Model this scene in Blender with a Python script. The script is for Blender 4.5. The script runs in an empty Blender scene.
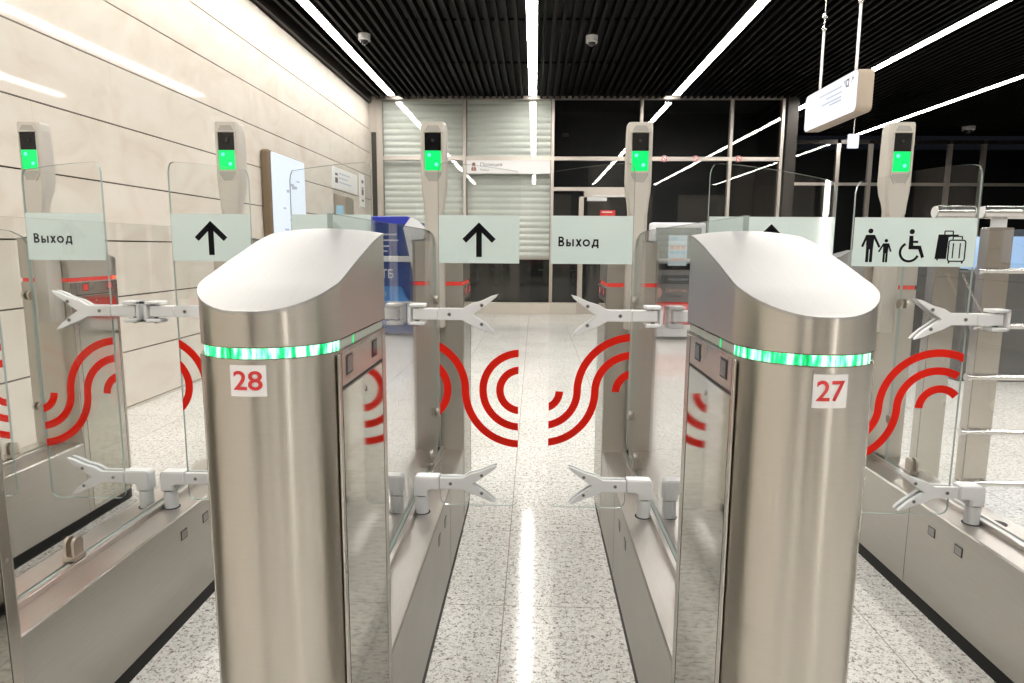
import bpy, bmesh, math, random
from mathutils import Vector, Matrix
random.seed(7)
scene = bpy.context.scene
COL = scene.collection
PI = math.pi

# ------------------------------------------------------------------ materials
def new_mat(name):
    m = bpy.data.materials.new(name); m.use_nodes = True
    nt = m.node_tree
    return m, nt, nt.nodes['Principled BSDF']

def plain(name, col, rough=.5, metal=0., spec=.5, emit=None, es=0.):
    m, nt, p = new_mat(name)
    p.inputs['Base Color'].default_value = (*col, 1)
    p.inputs['Roughness'].default_value = rough
    p.inputs['Metallic'].default_value = metal
    p.inputs['Specular IOR Level'].default_value = spec
    if emit:
        p.inputs['Emission Color'].default_value = (*emit, 1)
        p.inputs['Emission Strength'].default_value = es
    return m

def N(nt, t, **kw):
    n = nt.nodes.new(t)
    for k, v in kw.items(): setattr(n, k, v)
    return n

def ramp(nt, src, stops):
    r = N(nt, 'ShaderNodeValToRGB')
    e = r.color_ramp.elements
    while len(e) < len(stops): e.new(.5)
    for i, (p, c) in enumerate(stops):
        e[i].position = p; e[i].color = (*c, 1) if len(c) == 3 else c
    nt.links.new(src, r.inputs[0])
    return r

def steel(name, base, rough, aniso=.0, scale=(1, 1, 1), amp=.12, smudge=.1, bump=.0):
    """brushed stainless: fine streaks stretched along the brushing plus broad smudges"""
    m, nt, p = new_mat(name)
    L = nt.links.new
    tc = N(nt, 'ShaderNodeTexCoord'); mp = N(nt, 'ShaderNodeMapping')
    mp.inputs['Scale'].default_value = scale
    L(tc.outputs['Object'], mp.inputs['Vector'])
    n1 = N(nt, 'ShaderNodeTexNoise'); n1.inputs['Scale'].default_value = 30; n1.inputs['Detail'].default_value = 4
    L(mp.outputs[0], n1.inputs['Vector'])
    n2 = N(nt, 'ShaderNodeTexNoise'); n2.inputs['Scale'].default_value = 5; n2.inputs['Detail'].default_value = 3
    L(tc.outputs['Object'], n2.inputs['Vector'])
    lo = tuple(c * (1 - amp) for c in base)
    r1 = ramp(nt, n1.outputs[0], [(.3, lo), (.7, base)])
    L(r1.outputs[0], p.inputs['Base Color'])
    mr = N(nt, 'ShaderNodeMapRange')
    mr.inputs[1].default_value = .3; mr.inputs[2].default_value = .7
    mr.inputs[3].default_value = rough - smudge / 2; mr.inputs[4].default_value = rough + smudge / 2
    L(n2.outputs[0], mr.inputs[0]); L(mr.outputs[0], p.inputs['Roughness'])
    p.inputs['Metallic'].default_value = 1
    if aniso:
        p.inputs['Anisotropic'].default_value = aniso
        tg = N(nt, 'ShaderNodeTangent', direction_type='RADIAL', axis='Z')
        L(tg.outputs[0], p.inputs['Tangent']); p.inputs['Anisotropic Rotation'].default_value = .25
    if bump:
        b = N(nt, 'ShaderNodeBump'); b.inputs['Strength'].default_value = bump; b.inputs['Distance'].default_value = .0006
        L(n1.outputs[0], b.inputs['Height']); L(b.outputs[0], p.inputs['Normal'])
    return m

def glass(name, tint, refl_boost=0., rough=.0):
    m = bpy.data.materials.new(name); m.use_nodes = True
    nt = m.node_tree; nt.nodes.clear(); L = nt.links.new
    out = N(nt, 'ShaderNodeOutputMaterial'); mx = N(nt, 'ShaderNodeMixShader')
    tr = N(nt, 'ShaderNodeBsdfTransparent'); tr.inputs[0].default_value = (*tint, 1)
    gl = N(nt, 'ShaderNodeBsdfGlossy'); gl.inputs['Roughness'].default_value = rough
    fr = N(nt, 'ShaderNodeFresnel')
    geo = N(nt, 'ShaderNodeNewGeometry')
    io = N(nt, 'ShaderNodeMath', operation='MULTIPLY_ADD'); io.inputs[1].default_value = 1 / 1.5 - 1.5; io.inputs[2].default_value = 1.5
    L(geo.outputs['Backfacing'], io.inputs[0]); L(io.outputs[0], fr.inputs[0])
    ad = N(nt, 'ShaderNodeMath', operation='ADD', use_clamp=True); ad.inputs[1].default_value = refl_boost
    L(fr.outputs[0], ad.inputs[0]); L(ad.outputs[0], mx.inputs[0])
    L(tr.outputs[0], mx.inputs[1]); L(gl.outputs[0], mx.inputs[2]); L(mx.outputs[0], out.inputs[0])
    return m

M = {}
M['steel'] = steel('brushed_steel', (.56, .53, .475), .30, aniso=.9, scale=(.3, .3, 14), amp=.03, smudge=.04)
M['steel_top'] = steel('satin_steel_top', (.50, .495, .485), .48, scale=(14, .4, .4), amp=.04, smudge=.05)
M['steel_side'] = steel('satin_steel_side', (.58, .55, .50), .24, scale=(1, .3, 14), amp=.06, smudge=.1)
M['steel_mirror'] = steel('polished_steel', (.58, .56, .50), .055, scale=(1, .4, 10), amp=.05, smudge=.03)
M['steel_base'] = steel('smudged_steel', (.55, .53, .49), .33, scale=(1, .4, 8), amp=.06, smudge=.05)
M['steel_plinth_top'] = steel('pale_satin_steel', (.72, .68, .64), .30, scale=(6, .4, 1), amp=.05, smudge=.03)
M['chrome'] = plain('chrome', (.78, .77, .75), .2, 1)
M['nickel'] = plain('satin_nickel', (.55, .50, .44), .28, 1)
M['black'] = plain('black_rubber', (.007, .007, .007), .5, spec=.2)
M['dark'] = plain('dark_gap', (.02, .018, .015), .6)
M['white_metal'] = plain('white_enamel', (.80, .80, .80), .35)
M['mast'] = plain('mast_cream_paint', (.62, .58, .52), .38, .25)
M['mast_in'] = plain('mast_recess_paint', (.42, .40, .36), .45, .25)
M['screen_black'] = plain('screen_black', (.006, .006, .007), .12)
M['screen_green'] = plain('screen_green', (0, .12, .05), .25, emit=(.0, .9, .16), es=1.0)
M['lens_dot'] = plain('screen_bright_dot', (.1, .6, .4), .3, emit=(.08, 1., .45), es=1.3)
M['led_red'] = plain('led_red', (.25, .01, .01), .3, emit=(1, .05, .03), es=.55)
M['led_red_hot'] = plain('led_red_hot', (.25, .01, .01), .3, emit=(1, .14, .06), es=1.4)
M['led_green'] = plain('led_green_small', (0, .2, .05), .3, emit=(.05, 1, .3), es=1.)
M['ring_dull'] = plain('dull_diffuser_strip', (.45, .47, .42), .4)
M['film'] = plain('mint_sign_film', (.68, .79, .76), .07)
M['ink'] = plain('black_ink', (.006, .006, .008), .6, spec=.1)
M['red_film'] = plain('red_film', (.66, .012, .003), .5, spec=.15)
M['red_ink'] = plain('red_ink', (.55, .03, .03), .5)
M['paper'] = plain('white_paper', (.82, .81, .80), .5)
M['screw'] = plain('screw_steel', (.32, .31, .30), .35, .9)
M['glass'] = glass('door_glass', (.982, .991, .988), -.012)
M['glass_rail'] = glass('barrier_glass', (.988, .994, .992), -.012)
M['glass_edge'] = plain('green_glass_edge', (.40, .47, .44), .12)
M['pane'] = glass('window_pane', (.96, .97, .96), .005)
M['frame'] = plain('anodised_frame', (.62, .56, .50), .33, .75)
M['frame_dark'] = plain('dark_metal', (.05, .045, .04), .35, .6)
M['night'] = plain('night_dark', (.003, .003, .004), .6)
M['shutter'] = plain('shutter_paint', (.80, .82, .77), .42)
M['black_panel'] = plain('black_glass_panel', (.006, .007, .007), .3, spec=.15)
M['ceiling_black'] = plain('ceiling_black', (.003, .003, .003), .7)
M['slat'] = plain('black_slat', (.0030, .0029, .0027), .5, spec=.08)
M['strip_light'] = plain('strip_light', (.9, .9, .9), .5, emit=(1, .965, .91), es=46)
M['lightbox'] = plain('lightbox_face', (.25, .27, .3), .3, emit=(.80, .90, 1), es=.75)
M['sign_white'] = plain('lit_sign_face', (.2, .2, .22), .3, emit=(.93, .94, 1), es=.88)
M['beige_side'] = plain('beige_metal_case', (.40, .33, .26), .45, .2)
M['bronze'] = plain('bronze_frame', (.17, .125, .08), .4, .4)
M['atm_blue'] = plain('deep_blue_panel', (.012, .045, .20), .3)
M['atm_bright'] = plain('bright_blue_header', (.008, .022, .30), .3)
M['atm_light'] = plain('light_blue_panel', (.05, .22, .55), .35)
M['atm_white'] = plain('white_plastic', (.72, .73, .74), .35)
M['grey_panel'] = plain('grey_panel', (.22, .22, .22), .4)
M['dark_panel'] = plain('dark_grey_panel', (.07, .07, .07), .4)
M['red_panel'] = plain('red_panel', (.62, .02, .02), .35)
M['kiosk_screen'] = plain('kiosk_screen', (.10, .11, .10), .12, emit=(.35, .37, .33), es=.35)
M['notice'] = plain('notice_paper', (.62, .76, .82), .5)
M['pink'] = plain('pink_print', (.75, .42, .36), .5)
M['sky_print'] = plain('blue_print', (.35, .60, .78), .5)
M['pale_text'] = plain('pale_print', (.50, .56, .66), .5)
M['brown_icon'] = plain('brown_icon', (.30, .13, .10), .5)
M['blue_glow'] = plain('pale_blue_case', (.28, .45, .72), .3, emit=(.35, .6, 1), es=.18)

def ring_material():
    m, nt, p = new_mat('led_green_ring')
    L = nt.links.new
    tc = N(nt, 'ShaderNodeTexCoord')
    mp = N(nt, 'ShaderNodeMapping'); mp.inputs['Scale'].default_value = (1, 1, .15)
    n = N(nt, 'ShaderNodeTexNoise'); n.inputs['Scale'].default_value = 120; n.inputs['Detail'].default_value = 3
    L(tc.outputs['Object'], mp.inputs[0]); L(mp.outputs[0], n.inputs['Vector'])
    r = ramp(nt, n.outputs[0], [(.34, (0, .5, .12)), (.46, (.02, 1, .30)), (.60, (.55, 1, .8))])
    L(r.outputs[0], p.inputs['Emission Color'])
    r2 = ramp(nt, n.outputs[0], [(.38, (.35,) * 3), (.62, (1,) * 3)])
    mu = N(nt, 'ShaderNodeMath', operation='MULTIPLY'); mu.inputs[1].default_value = 2.3
    L(r2.outputs[0], mu.inputs[0]); L(mu.outputs[0], p.inputs['Emission Strength'])
    p.inputs['Base Color'].default_value = (0, .25, .08, 1)
    return m
M['ring_green'] = ring_material()

def floor_material():
    m, nt, p = new_mat('speckled_granite')
    L = nt.links.new
    g = N(nt, 'ShaderNodeNewGeometry')
    v = N(nt, 'ShaderNodeTexVoronoi'); v.inputs['Scale'].default_value = 230
    nz = N(nt, 'ShaderNodeTexNoise'); nz.inputs['Scale'].default_value = 60; nz.inputs['Detail'].default_value = 3
    L(g.outputs['Position'], v.inputs['Vector']); L(g.outputs['Position'], nz.inputs['Vector'])
    sc = N(nt, 'ShaderNodeSeparateColor'); L(v.outputs['Color'], sc.inputs[0])
    cb = N(nt, 'ShaderNodeMath', operation='MULTIPLY_ADD'); cb.inputs[1].default_value = .45
    nm = N(nt, 'ShaderNodeMath', operation='MULTIPLY'); nm.inputs[1].default_value = .75; L(nz.outputs[0], nm.inputs[0])
    L(sc.outputs[0], cb.inputs[0]); L(nm.outputs[0], cb.inputs[2])
    r = ramp(nt, cb.outputs[0], [(.30, (.20, .17, .15)), (.40, (.42, .39, .36)), (.50, (.68, .66, .62)), (.75, (.84, .825, .79))])
    n2 = N(nt, 'ShaderNodeTexNoise'); n2.inputs['Scale'].default_value = 2.2; n2.inputs['Detail'].default_value = 3
    L(g.outputs['Position'], n2.inputs['Vector'])
    r2 = ramp(nt, n2.outputs[0], [(.3, (.90, .89, .88)), (.7, (1, 1, 1))])
    mx = N(nt, 'ShaderNodeMix', data_type='RGBA', blend_type='MULTIPLY'); mx.inputs[0].default_value = 1
    L(r.outputs[0], mx.inputs[6]); L(r2.outputs[0], mx.inputs[7])
    # joints between the slabs: a thin line each .545 m
    sx = N(nt, 'ShaderNodeSeparateXYZ'); L(g.outputs['Position'], sx.inputs[0])
    masks = []
    for ax, off, w in ((0, -.082, .0035), (1, 1.895, .0028)):
        a = N(nt, 'ShaderNodeMath', operation='SUBTRACT'); a.inputs[1].default_value = off - w / 2; L(sx.outputs[ax], a.inputs[0])
        b = N(nt, 'ShaderNodeMath', operation='FLOORED_MODULO'); b.inputs[1].default_value = .545; L(a.outputs[0], b.inputs[0])
        c = N(nt, 'ShaderNodeMath', operation='LESS_THAN'); c.inputs[1].default_value = w; L(b.outputs[0], c.inputs[0])
        masks.append(c)
    ma = N(nt, 'ShaderNodeMath', operation='MAXIMUM'); L(masks[0].outputs[0], ma.inputs[0]); L(masks[1].outputs[0], ma.inputs[1])
    ms = N(nt, 'ShaderNodeMath', operation='MULTIPLY'); ms.inputs[1].default_value = .65; L(ma.outputs[0], ms.inputs[0])
    mj = N(nt, 'ShaderNodeMix', data_type='RGBA'); mj.inputs[7].default_value = (.17, .12, .07, 1)
    L(ms.outputs[0], mj.inputs[0]); L(mx.outputs[2], mj.inputs[6])
    L(mj.outputs[2], p.inputs['Base Color'])
    p.inputs['Roughness'].default_value = .075
    p.inputs['Specular IOR Level'].default_value = .20
    return m
M['floor'] = floor_material()

def marble_material():
    m, nt, p = new_mat('cream_marble')
    L = nt.links.new
    g = N(nt, 'ShaderNodeNewGeometry')
    mp = N(nt, 'ShaderNodeMapping'); mp.inputs['Scale'].default_value = (1, .8, 1.3)
    L(g.outputs['Position'], mp.inputs[0])
    n = N(nt, 'ShaderNodeTexNoise'); n.inputs['Scale'].default_value = 2.6; n.inputs['Detail'].default_value = 8; n.inputs['Distortion'].default_value = 1.4
    L(mp.outputs[0], n.inputs['Vector'])
    r = ramp(nt, n.outputs[0], [(.28, (.69, .61, .52)), (.45, (.73, .67, .585)), (.56, (.75, .695, .615)), (.75, (.77, .72, .645))])
    L(r.outputs[0], p.inputs['Base Color'])
    p.inputs['Roughness'].default_value = .055
    p.inputs['Specular IOR Level'].default_value = .5
    return m
M['marble'] = marble_material()
M['joint'] = plain('marble_joint', (.08, .055, .035), .8)
M['ledge'] = plain('stone_ledge', (.52, .47, .41), .35)
M['rear_dark'] = plain('rear_dark_panel', (.014, .013, .013), .6, spec=.1)
M['rear'] = plain('rear_streak_pier', (.42, .37, .32), .6)  # tone of the added piers that the steel mirrors

# ------------------------------------------------------------------ mesh helpers
class MB:
    def __init__(self): self.bm = bmesh.new(); self.mats = []
    def mi(self, m):
        if m not in self.mats: self.mats.append(m)
        return self.mats.index(m)
    def box(self, a, b, m='steel', bev=0., seg=2):
        a, b = Vector(a), Vector(b)
        r = bmesh.ops.create_cube(self.bm, size=1)
        vs = r['verts']
        for v in vs:
            v.co = Vector([(a[i] + b[i]) / 2 + v.co[i] * (b[i] - a[i]) for i in range(3)])
        fs = list({f for v in vs for f in v.link_faces})
        k = self.mi(m)
        for f in fs: f.material_index = k
        if bev > 0:
            es = list({e for v in vs for e in v.link_edges})
            q = bmesh.ops.bevel(self.bm, geom=es, offset=bev, segments=seg, affect='EDGES', profile=.5)
            for f in q['faces']: f.material_index = k
        return self
    def cyl(self, p, q, r, m='steel', seg=24, r2=None, caps=True):
        p, q = Vector(p), Vector(q)
        d = q - p
        ret = bmesh.ops.create_cone(self.bm, cap_ends=caps, segments=seg, radius1=r, radius2=r if r2 is None else r2, depth=d.length)
        rot = d.to_track_quat('Z', 'Y').to_matrix().to_4x4()
        mt = Matrix.Translation((p + q) / 2) @ rot
        k = self.mi(m)
        for v in ret['verts']: v.co = mt @ v.co
        for f in {f for v in ret['verts'] for f in v.link_faces}:
            f.material_index = k
            if len(f.verts) == 4: f.smooth = True
        return self
    def sphere(self, c, r, m='steel', sc=(1, 1, 1), u=20, v=12):
        ret = bmesh.ops.create_uvsphere(self.bm, u_segments=u, v_segments=v, radius=r)
        k = self.mi(m)
        for w in ret['verts']: w.co = Vector(c) + Vector([w.co[i] * sc[i] for i in range(3)])
        for f in {f for w in ret['verts'] for f in w.link_faces}: f.material_index = k; f.smooth = True
        return self
    def prism(self, pts, axis, a, b, m='steel', side=None, smooth=False, bev=0.):
        """polygon pts (2-D) extruded along axis (0 x, 1 y, 2 z) from a to b"""
        def mk(p, t):
            if axis == 0: return Vector((t, p[0], p[1]))
            if axis == 1: return Vector((p[0], t, p[1]))
            return Vector((p[0], p[1], t))
        k = self.mi(m); ks = self.mi(side) if side else k
        A = [self.bm.verts.new(mk(p, a)) for p in pts]; B = [self.bm.verts.new(mk(p, b)) for p in pts]
        fs = [self.bm.faces.new(A), self.bm.faces.new(B[::-1])]
        for f in fs: f.material_index = k
        n = len(pts)
        for i in range(n):
            f = self.bm.faces.new((A[i], B[i], B[(i + 1) % n], A[(i + 1) % n])); f.material_index = ks; f.smooth = smooth
            fs.append(f)
        bmesh.ops.recalc_face_normals(self.bm, faces=fs)
        if bev:
            es = {e for f in fs[:2] for e in f.edges}
            q = bmesh.ops.bevel(self.bm, geom=list(es), offset=bev, segments=2, affect='EDGES')
            for f in q['faces']: f.material_index = k
        return self
    def grid(self, rows, m, smooth=True, flip=False):
        """rows of points -> quad sheet"""
        k = self.mi(m)
        V = [[self.bm.verts.new(p) for p in r] for r in rows]
        for i in range(len(V) - 1):
            for j in range(len(V[i]) - 1):
                q = [V[i][j], V[i][j + 1], V[i + 1][j + 1], V[i + 1][j]]
                if flip: q.reverse()
                f = self.bm.faces.new(q); f.material_index = k; f.smooth = smooth
        return self
    def add_mesh(self, me, mt, m):
        k = self.mi(m)
        base = [self.bm.verts.new(mt @ v.co) for v in me.vertices]
        for p in me.polygons:
            try:
                f = self.bm.faces.new([base[i] for i in p.vertices]); f.material_index = k
            except ValueError: pass
        return self
    def xform(self, mt):
        for v in self.bm.verts: v.co = mt @ v.co
        return self
    def build(self, name, parent=None, kind=None, loc=None):
        me = bpy.data.meshes.new(name)
        bmesh.ops.recalc_face_normals(self.bm, faces=self.bm.faces[:]) if getattr(self, 'recalc', False) else None
        for e in self.bm.edges:
            if len(e.link_faces) == 2 and e.calc_face_angle(0) > .75: e.smooth = False
        self.bm.to_mesh(me); self.bm.free()
        for m in self.mats: me.materials.append(M[m])
        o = bpy.data.objects.new(name, me); COL.objects.link(o)
        if loc is not None: o.location = loc
        if parent is not None: o.parent = parent
        if kind: o['kind'] = kind
        return o

def thing(name, label, cat, loc=(0, 0, 0), rz=0, group=None):
    o = bpy.data.objects.new(name, None); COL.objects.link(o)
    o.empty_display_size = .1
    o.location = loc; o.rotation_euler = (0, 0, rz)
    o['label'] = label; o['category'] = cat
    if group: o['group'] = group
    return o
def tag(o, label, cat, group=None):
    o['label'] = label; o['category'] = cat
    if group: o['group'] = group
    return o
def children(o): return [c for c in bpy.data.objects if c.parent == o]
def dup(root, loc, rz=0, label=None, group=None):
    def cp(o, par):
        c = o.copy(); COL.objects.link(c)
        if par is not None: c.parent = par
        for ch in children(o): cp(ch, c)
        return c
    r = cp(root, None)
    r.location = loc; r.rotation_euler = (0, 0, rz)
    if label: r['label'] = label
    if group: r['group'] = group
    return r

def text_mesh(s, bold=0.):
    cu = bpy.data.curves.new('lettering', 'FONT'); cu.body = s; cu.size = 1; cu.resolution_u = 12
    cu.offset = bold
    o = bpy.data.objects.new('lettering', cu); COL.objects.link(o)
    bpy.context.view_layer.update()
    me = bpy.data.meshes.new_from_object(o.evaluated_get(bpy.context.evaluated_depsgraph_get()))
    bpy.data.objects.remove(o); bpy.data.curves.remove(cu)
    xs = [v.co.x for v in me.vertices]; ys = [v.co.y for v in me.vertices]
    return me, (min(xs), min(ys), max(xs), max(ys))
def put_text(mb, s, x0, z0, x1, z1, y, m, bold=0., plane='xz', dirn=1):
    """letters filling the box x0..x1, z0..z1 on the plane y (facing -y), or on x = y for plane 'yz'"""
    me, (a, b, c, d) = text_mesh(s, bold)
    sx, sz = (x1 - x0) / (c - a), (z1 - z0) / (d - b)
    if plane == 'xz':
        mt = Matrix(((sx, 0, 0, x0 - a * sx), (0, 0, -1, y), (0, sz, 0, z0 - b * sz), (0, 0, 0, 1)))
    else:
        mt = Matrix(((0, 0, 1, y), (sx, 0, 0, x0 - a * sx), (0, sz, 0, z0 - b * sz), (0, 0, 0, 1)))
    mb.add_mesh(me, mt, m)
    bpy.data.meshes.remove(me)
    return mb

def arc(cx, cz, r, a0, a1, n=28):
    return [(cx + r * math.cos(math.radians(a0 + (a1 - a0) * i / n)), cz + r * math.sin(math.radians(a0 + (a1 - a0) * i / n))) for i in range(n + 1)]
def clip(poly, xmin, xmax):
    def cut(P, f, t, keep):
        out = []
        for i in range(len(P)):
            p, q = P[i], P[(i + 1) % len(P)]
            kp, kq = keep(p[0]), keep(q[0])
            if kp: out.append(p)
            if kp != kq:
                u = (t - p[0]) / (q[0] - p[0]); out.append((t, p[1] + u * (q[1] - p[1])))
        return out
    P = cut(poly, None, xmin, lambda x: x >= xmin)
    return cut(P, None, xmax, lambda x: x <= xmax) if P else P
def stroke(mb, path, w, xmin, xmax, y0, y1, m):
    """constant-width band along path (x,z), clipped to xmin..xmax, as small quads"""
    n = len(path); L, R = [], []
    for i, p in enumerate(path):
        a = path[max(i - 1, 0)]; b = path[min(i + 1, n - 1)]
        d = Vector((b[0] - a[0], b[1] - a[1])).normalized(); nn = Vector((-d.y, d.x)) * w / 2
        L.append((p[0] + nn.x, p[1] + nn.y)); R.append((p[0] - nn.x, p[1] - nn.y))
    for i in range(n - 1):
        q = clip([L[i], L[i + 1], R[i + 1], R[i]], xmin, xmax)
        if len(q) >= 3: mb.prism(q, 1, y0, y1, m)
def rrect(x0, z0, x1, z1, r, n=6):
    P = []
    for cx, cz, a in ((x1 - r, z0 + r, -90), (x1 - r, z1 - r, 0), (x0 + r, z1 - r, 90), (x0 + r, z0 + r, 180)):
        P += arc(cx, cz, r, a, a + 90, n)
    return P

# ------------------------------------------------------------------ layout constants (metres)
HW = .0935                                  # half width of a cabinet / plinth
LX = {'far_left': -1.850, 'left': -1.104, 'p28': -.357, 'p27': .3605, 'right': 1.290}
Y_NEAR, Y_FAR = 1.145, 2.424                # back face of near cabinets, near face of far cabinets
R_NOSE = HW
LEN = .352
Y_DOOR = 1.82
Z_PL = .33

# ------------------------------------------------------------------ cabinet (origin: back face centre, nose towards -y)
PROF = [(0, 1.123), (.02, 1.121), (.06, 1.1125), (.10, 1.1025), (.14, 1.091), (.18, 1.080), (.22, 1.0675), (.255, 1.057), (.29, 1.046), (.32, 1.0335), (.35, 1.020)]
def ztop(t):
    t = min(max(t, 0), .35)
    for (a, za), (b, zb) in zip(PROF, PROF[1:]):
        if t <= b: return za + (zb - za) * (t - a) / (b - a)
    return PROF[-1][1]
def plan(inset=0., L=LEN, n=28):
    r = R_NOSE - inset
    P = [(-r, -.0 - inset)]
    c = -(L - R_NOSE)
    P += [(-r, c * k / 8) for k in range(1, 8)]
    P += [(r * math.cos(a), c + r * math.sin(a)) for a in [PI + PI * i / n for i in range(n + 1)]]
    P += [(r, c * k / 8) for k in range(7, 0, -1)]
    P += [(r, -inset)]
    return P
def shell(mb, P, z0, z1f, m):
    """side wall following plan P from z0 to a height that may vary along the length"""
    rows = [[(x, y, z0) for x, y in P + P[:1]], [(x, y, z1f(-y)) for x, y in P + P[:1]]]
    k = mb.mi(m)
    V = [[mb.bm.verts.new(p) for p in r[:-1]] for r in rows]
    n = len(P)
    for i in range(n):
        j = (i + 1) % n
        f = mb.bm.faces.new((V[0][i], V[0][j], V[1][j], V[1][i])); f.material_index = k
        f.smooth = abs(P[i][0]) < R_NOSE * 2 and P[i][1] < -(LEN - R_NOSE) + .0005 and P[j][1] < -(LEN - R_NOSE) + .0005
def make_cabinet(name, label, L=LEN, led='green', number=None, sensor='dark'):
    t = thing(name, label, 'ticket gate')
    dL = L - LEN
    # lower body
    b = MB(); P = plan(0, L)
    shell(b, P, .045, lambda s: .960, 'steel'); b.prism(P, 2, .9585, .960, 'steel_side', smooth=False)
    b.prism(P, 2, .045, .047, 'steel_side')
    b.build('body', t)
    k = MB(); k.prism(plan(.006, L), 2, 0, .046, 'black', smooth=True); k.build('kick_base', t)
    # light ring
    r = MB(); Q = plan(.004, L)
    kk = r.mi('ring_green' if led == 'green' else 'led_red'); kd = r.mi('ring_dull'); kh = r.mi('led_red_hot')
    lo = [r.bm.verts.new((x, y, .960)) for x, y in Q]; hi = [r.bm.verts.new((x, y, .9735)) for x, y in Q]
    n = len(Q)
    for i in range(n):
        j = (i + 1) % n
        f = r.bm.faces.new((lo[i], lo[j], hi[j], hi[i]))
        nose = Q[i][1] < -(L - R_NOSE) + .001 and Q[j][1] < -(L - R_NOSE) + .001
        if led == 'green': f.material_index = kk if nose else kd
        else: f.material_index = kh if nose and abs(Q[i][0]) > .04 else kk
        f.smooth = nose
    ring = r.build('light_ring', t)
    if led == 'green':
        for s in (-1, 1):
            g = MB(); g.box((s * (HW - .0038) - .001, -.196, .960), (s * (HW - .0038) + .001, -.193, .9725), 'led_green')
            g.build('status_lamp', ring)
    # head with the sloping top
    h = MB()
    shell(h, P, .9735, lambda s: ztop(s - dL) - .002, 'steel'); h.prism(P, 2, .9735, .975, 'steel_side')
    h.build('head', t)
    c = MB()
    q0 = LEN - R_NOSE
    ys = [0, .01, .03, .06, .1, .14, .18, .22, q0] + [q0 + R_NOSE * math.sin(PI / 2 * i / 10) for i in range(1, 11)]
    if dL: ys = [0, dL * .5] + [y + dL for y in ys]
    rows, N_ = [], 12
    for s in ys:
        u = max(0, s - dL - (LEN - R_NOSE))
        w = math.sqrt(max(0, R_NOSE ** 2 - u ** 2)) + .0012
        w = max(w, .0012)
        cr = .008 * max(0, 1 - max(0, s - dL) / .22)
        z = ztop(s - dL)
        rows.append([(w * x, -s, z + cr * (1 - x * x)) for x in [math.sin(PI / 2 * (2 * j / N_ - 1)) for j in range(N_ + 1)]])
    c.grid(rows, 'steel_top')
    # rim: thin pale edge hanging round the top
    edge = [r_[0] for r_ in rows] + [r_[-1] for r_ in rows[::-1]]
    kt = c.mi('steel_top')
    A = [c.bm.verts.new(p) for p in edge]; B = [c.bm.verts.new((p[0], p[1], p[2] - .004)) for p in edge]
    for i in range(len(edge)):
        j = (i + 1) % len(edge)
        f = c.bm.faces.new((A[i], A[j], B[j], B[i])); f.material_index = kt; f.smooth = True
    bmesh.ops.remove_doubles(c.bm, verts=c.bm.verts[:], dist=.00005)
    bmesh.ops.recalc_face_normals(c.bm, faces=c.bm.faces[:])
    c.build('top_cover', t)
    # side fittings
    y1, y0 = -.030, -(L - R_NOSE) - .012
    for s in (-1, 1):
        x = s * HW
        f = MB()
        for a, bb in (((y0 - .012, .05), (y0, .955)), ((y1, .05), (y1 + .026, .955))):
            f.box((x - .0015, a[0], a[1]), (x + .0015, bb[0], bb[1]), 'steel_side', .0008, 1)
        f.box((x - .001, y0, .05), (x + .001, y0 + .002, .955), 'dark'); f.box((x - .001, y1 - .002, .05), (x + .001, y1, .955), 'dark')
        f.build('side_trim', t)
        d = MB(); d.box((x - .001, y0 + .003, .06), (x + .0012, y1 - .003, .902), 'steel_mirror'); door = d.build('service_door', t)
        kh_ = MB(); kh_.cyl((x, -.145, .880), (x + s * .0022, -.145, .880), .0035, 'nickel', 14); kh_.box((x + s * .002 - .0005, -.1457, .876), (x + s * .0024 + .0005, -.1443, .884), 'black'); kh_.build('lock', door)
        q = MB(); q.box((x - .001, y0 + .003, .909), (x + .0012, y1 - .003, .955), 'steel_side'); sp = q.build('sensor_panel', t)
        e = MB(); e.box((x - .0008, y0, .9035), (x + .0008, y1, .908), 'dark'); e.build('panel_gap', t)
        for yy in (-.232 - dL, -.085 - dL * .4):
            w = MB(); w.box((x, yy - .016, .921), (x + s * .0018, yy + .016, .949), 'dark')
            w.box((x + s * .001, yy - .0125, .9235), (x + s * .0024, yy + .0125, .9465), 'screen_black' if sensor == 'dark' else 'led_red')
            w.build('sensor_window', sp)
    if number:
        cx, cw, z0, z1, ch = number
        cc = -(L - R_NOSE)
        def onn(x, e): 
            a = math.asin(max(-1, min(1, x / R_NOSE))); rr = R_NOSE + e
            return (rr * math.sin(a), cc - rr * math.cos(a))
        pl = MB(); rows = []
        for z in (z0, z1): rows.append([(*onn(cx - cw / 2 + cw * i / 10, .0006), z) for i in range(11)])
        pl.grid(rows, 'paper'); st = pl.build('number_sticker', t)
        tm = MB(); me, (a, b_, c_, d_) = text_mesh(ch, .014)
        mb = bmesh.new(); mb.from_mesh(me); bmesh.ops.triangulate(mb, faces=mb.faces[:])
        bmesh.ops.subdivide_edges(mb, edges=mb.edges[:], cuts=1, use_grid_fill=True)
        w_, h_ = cw * .80, (z1 - z0) * .62
        zc = (z0 + z1) / 2 + .0005
        for v in mb.verts:
            X = cx + ((v.co.x - a) / (c_ - a) - .5) * w_; Z = zc + ((v.co.y - b_) / (d_ - b_) - .5) * h_
            px, py = onn(X, .0013); v.co = (px, py, Z)
        mb.to_mesh(me); mb.free(); tm.add_mesh(me, Matrix(), 'red_ink'); tm.build('number', st)
    return t

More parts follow.
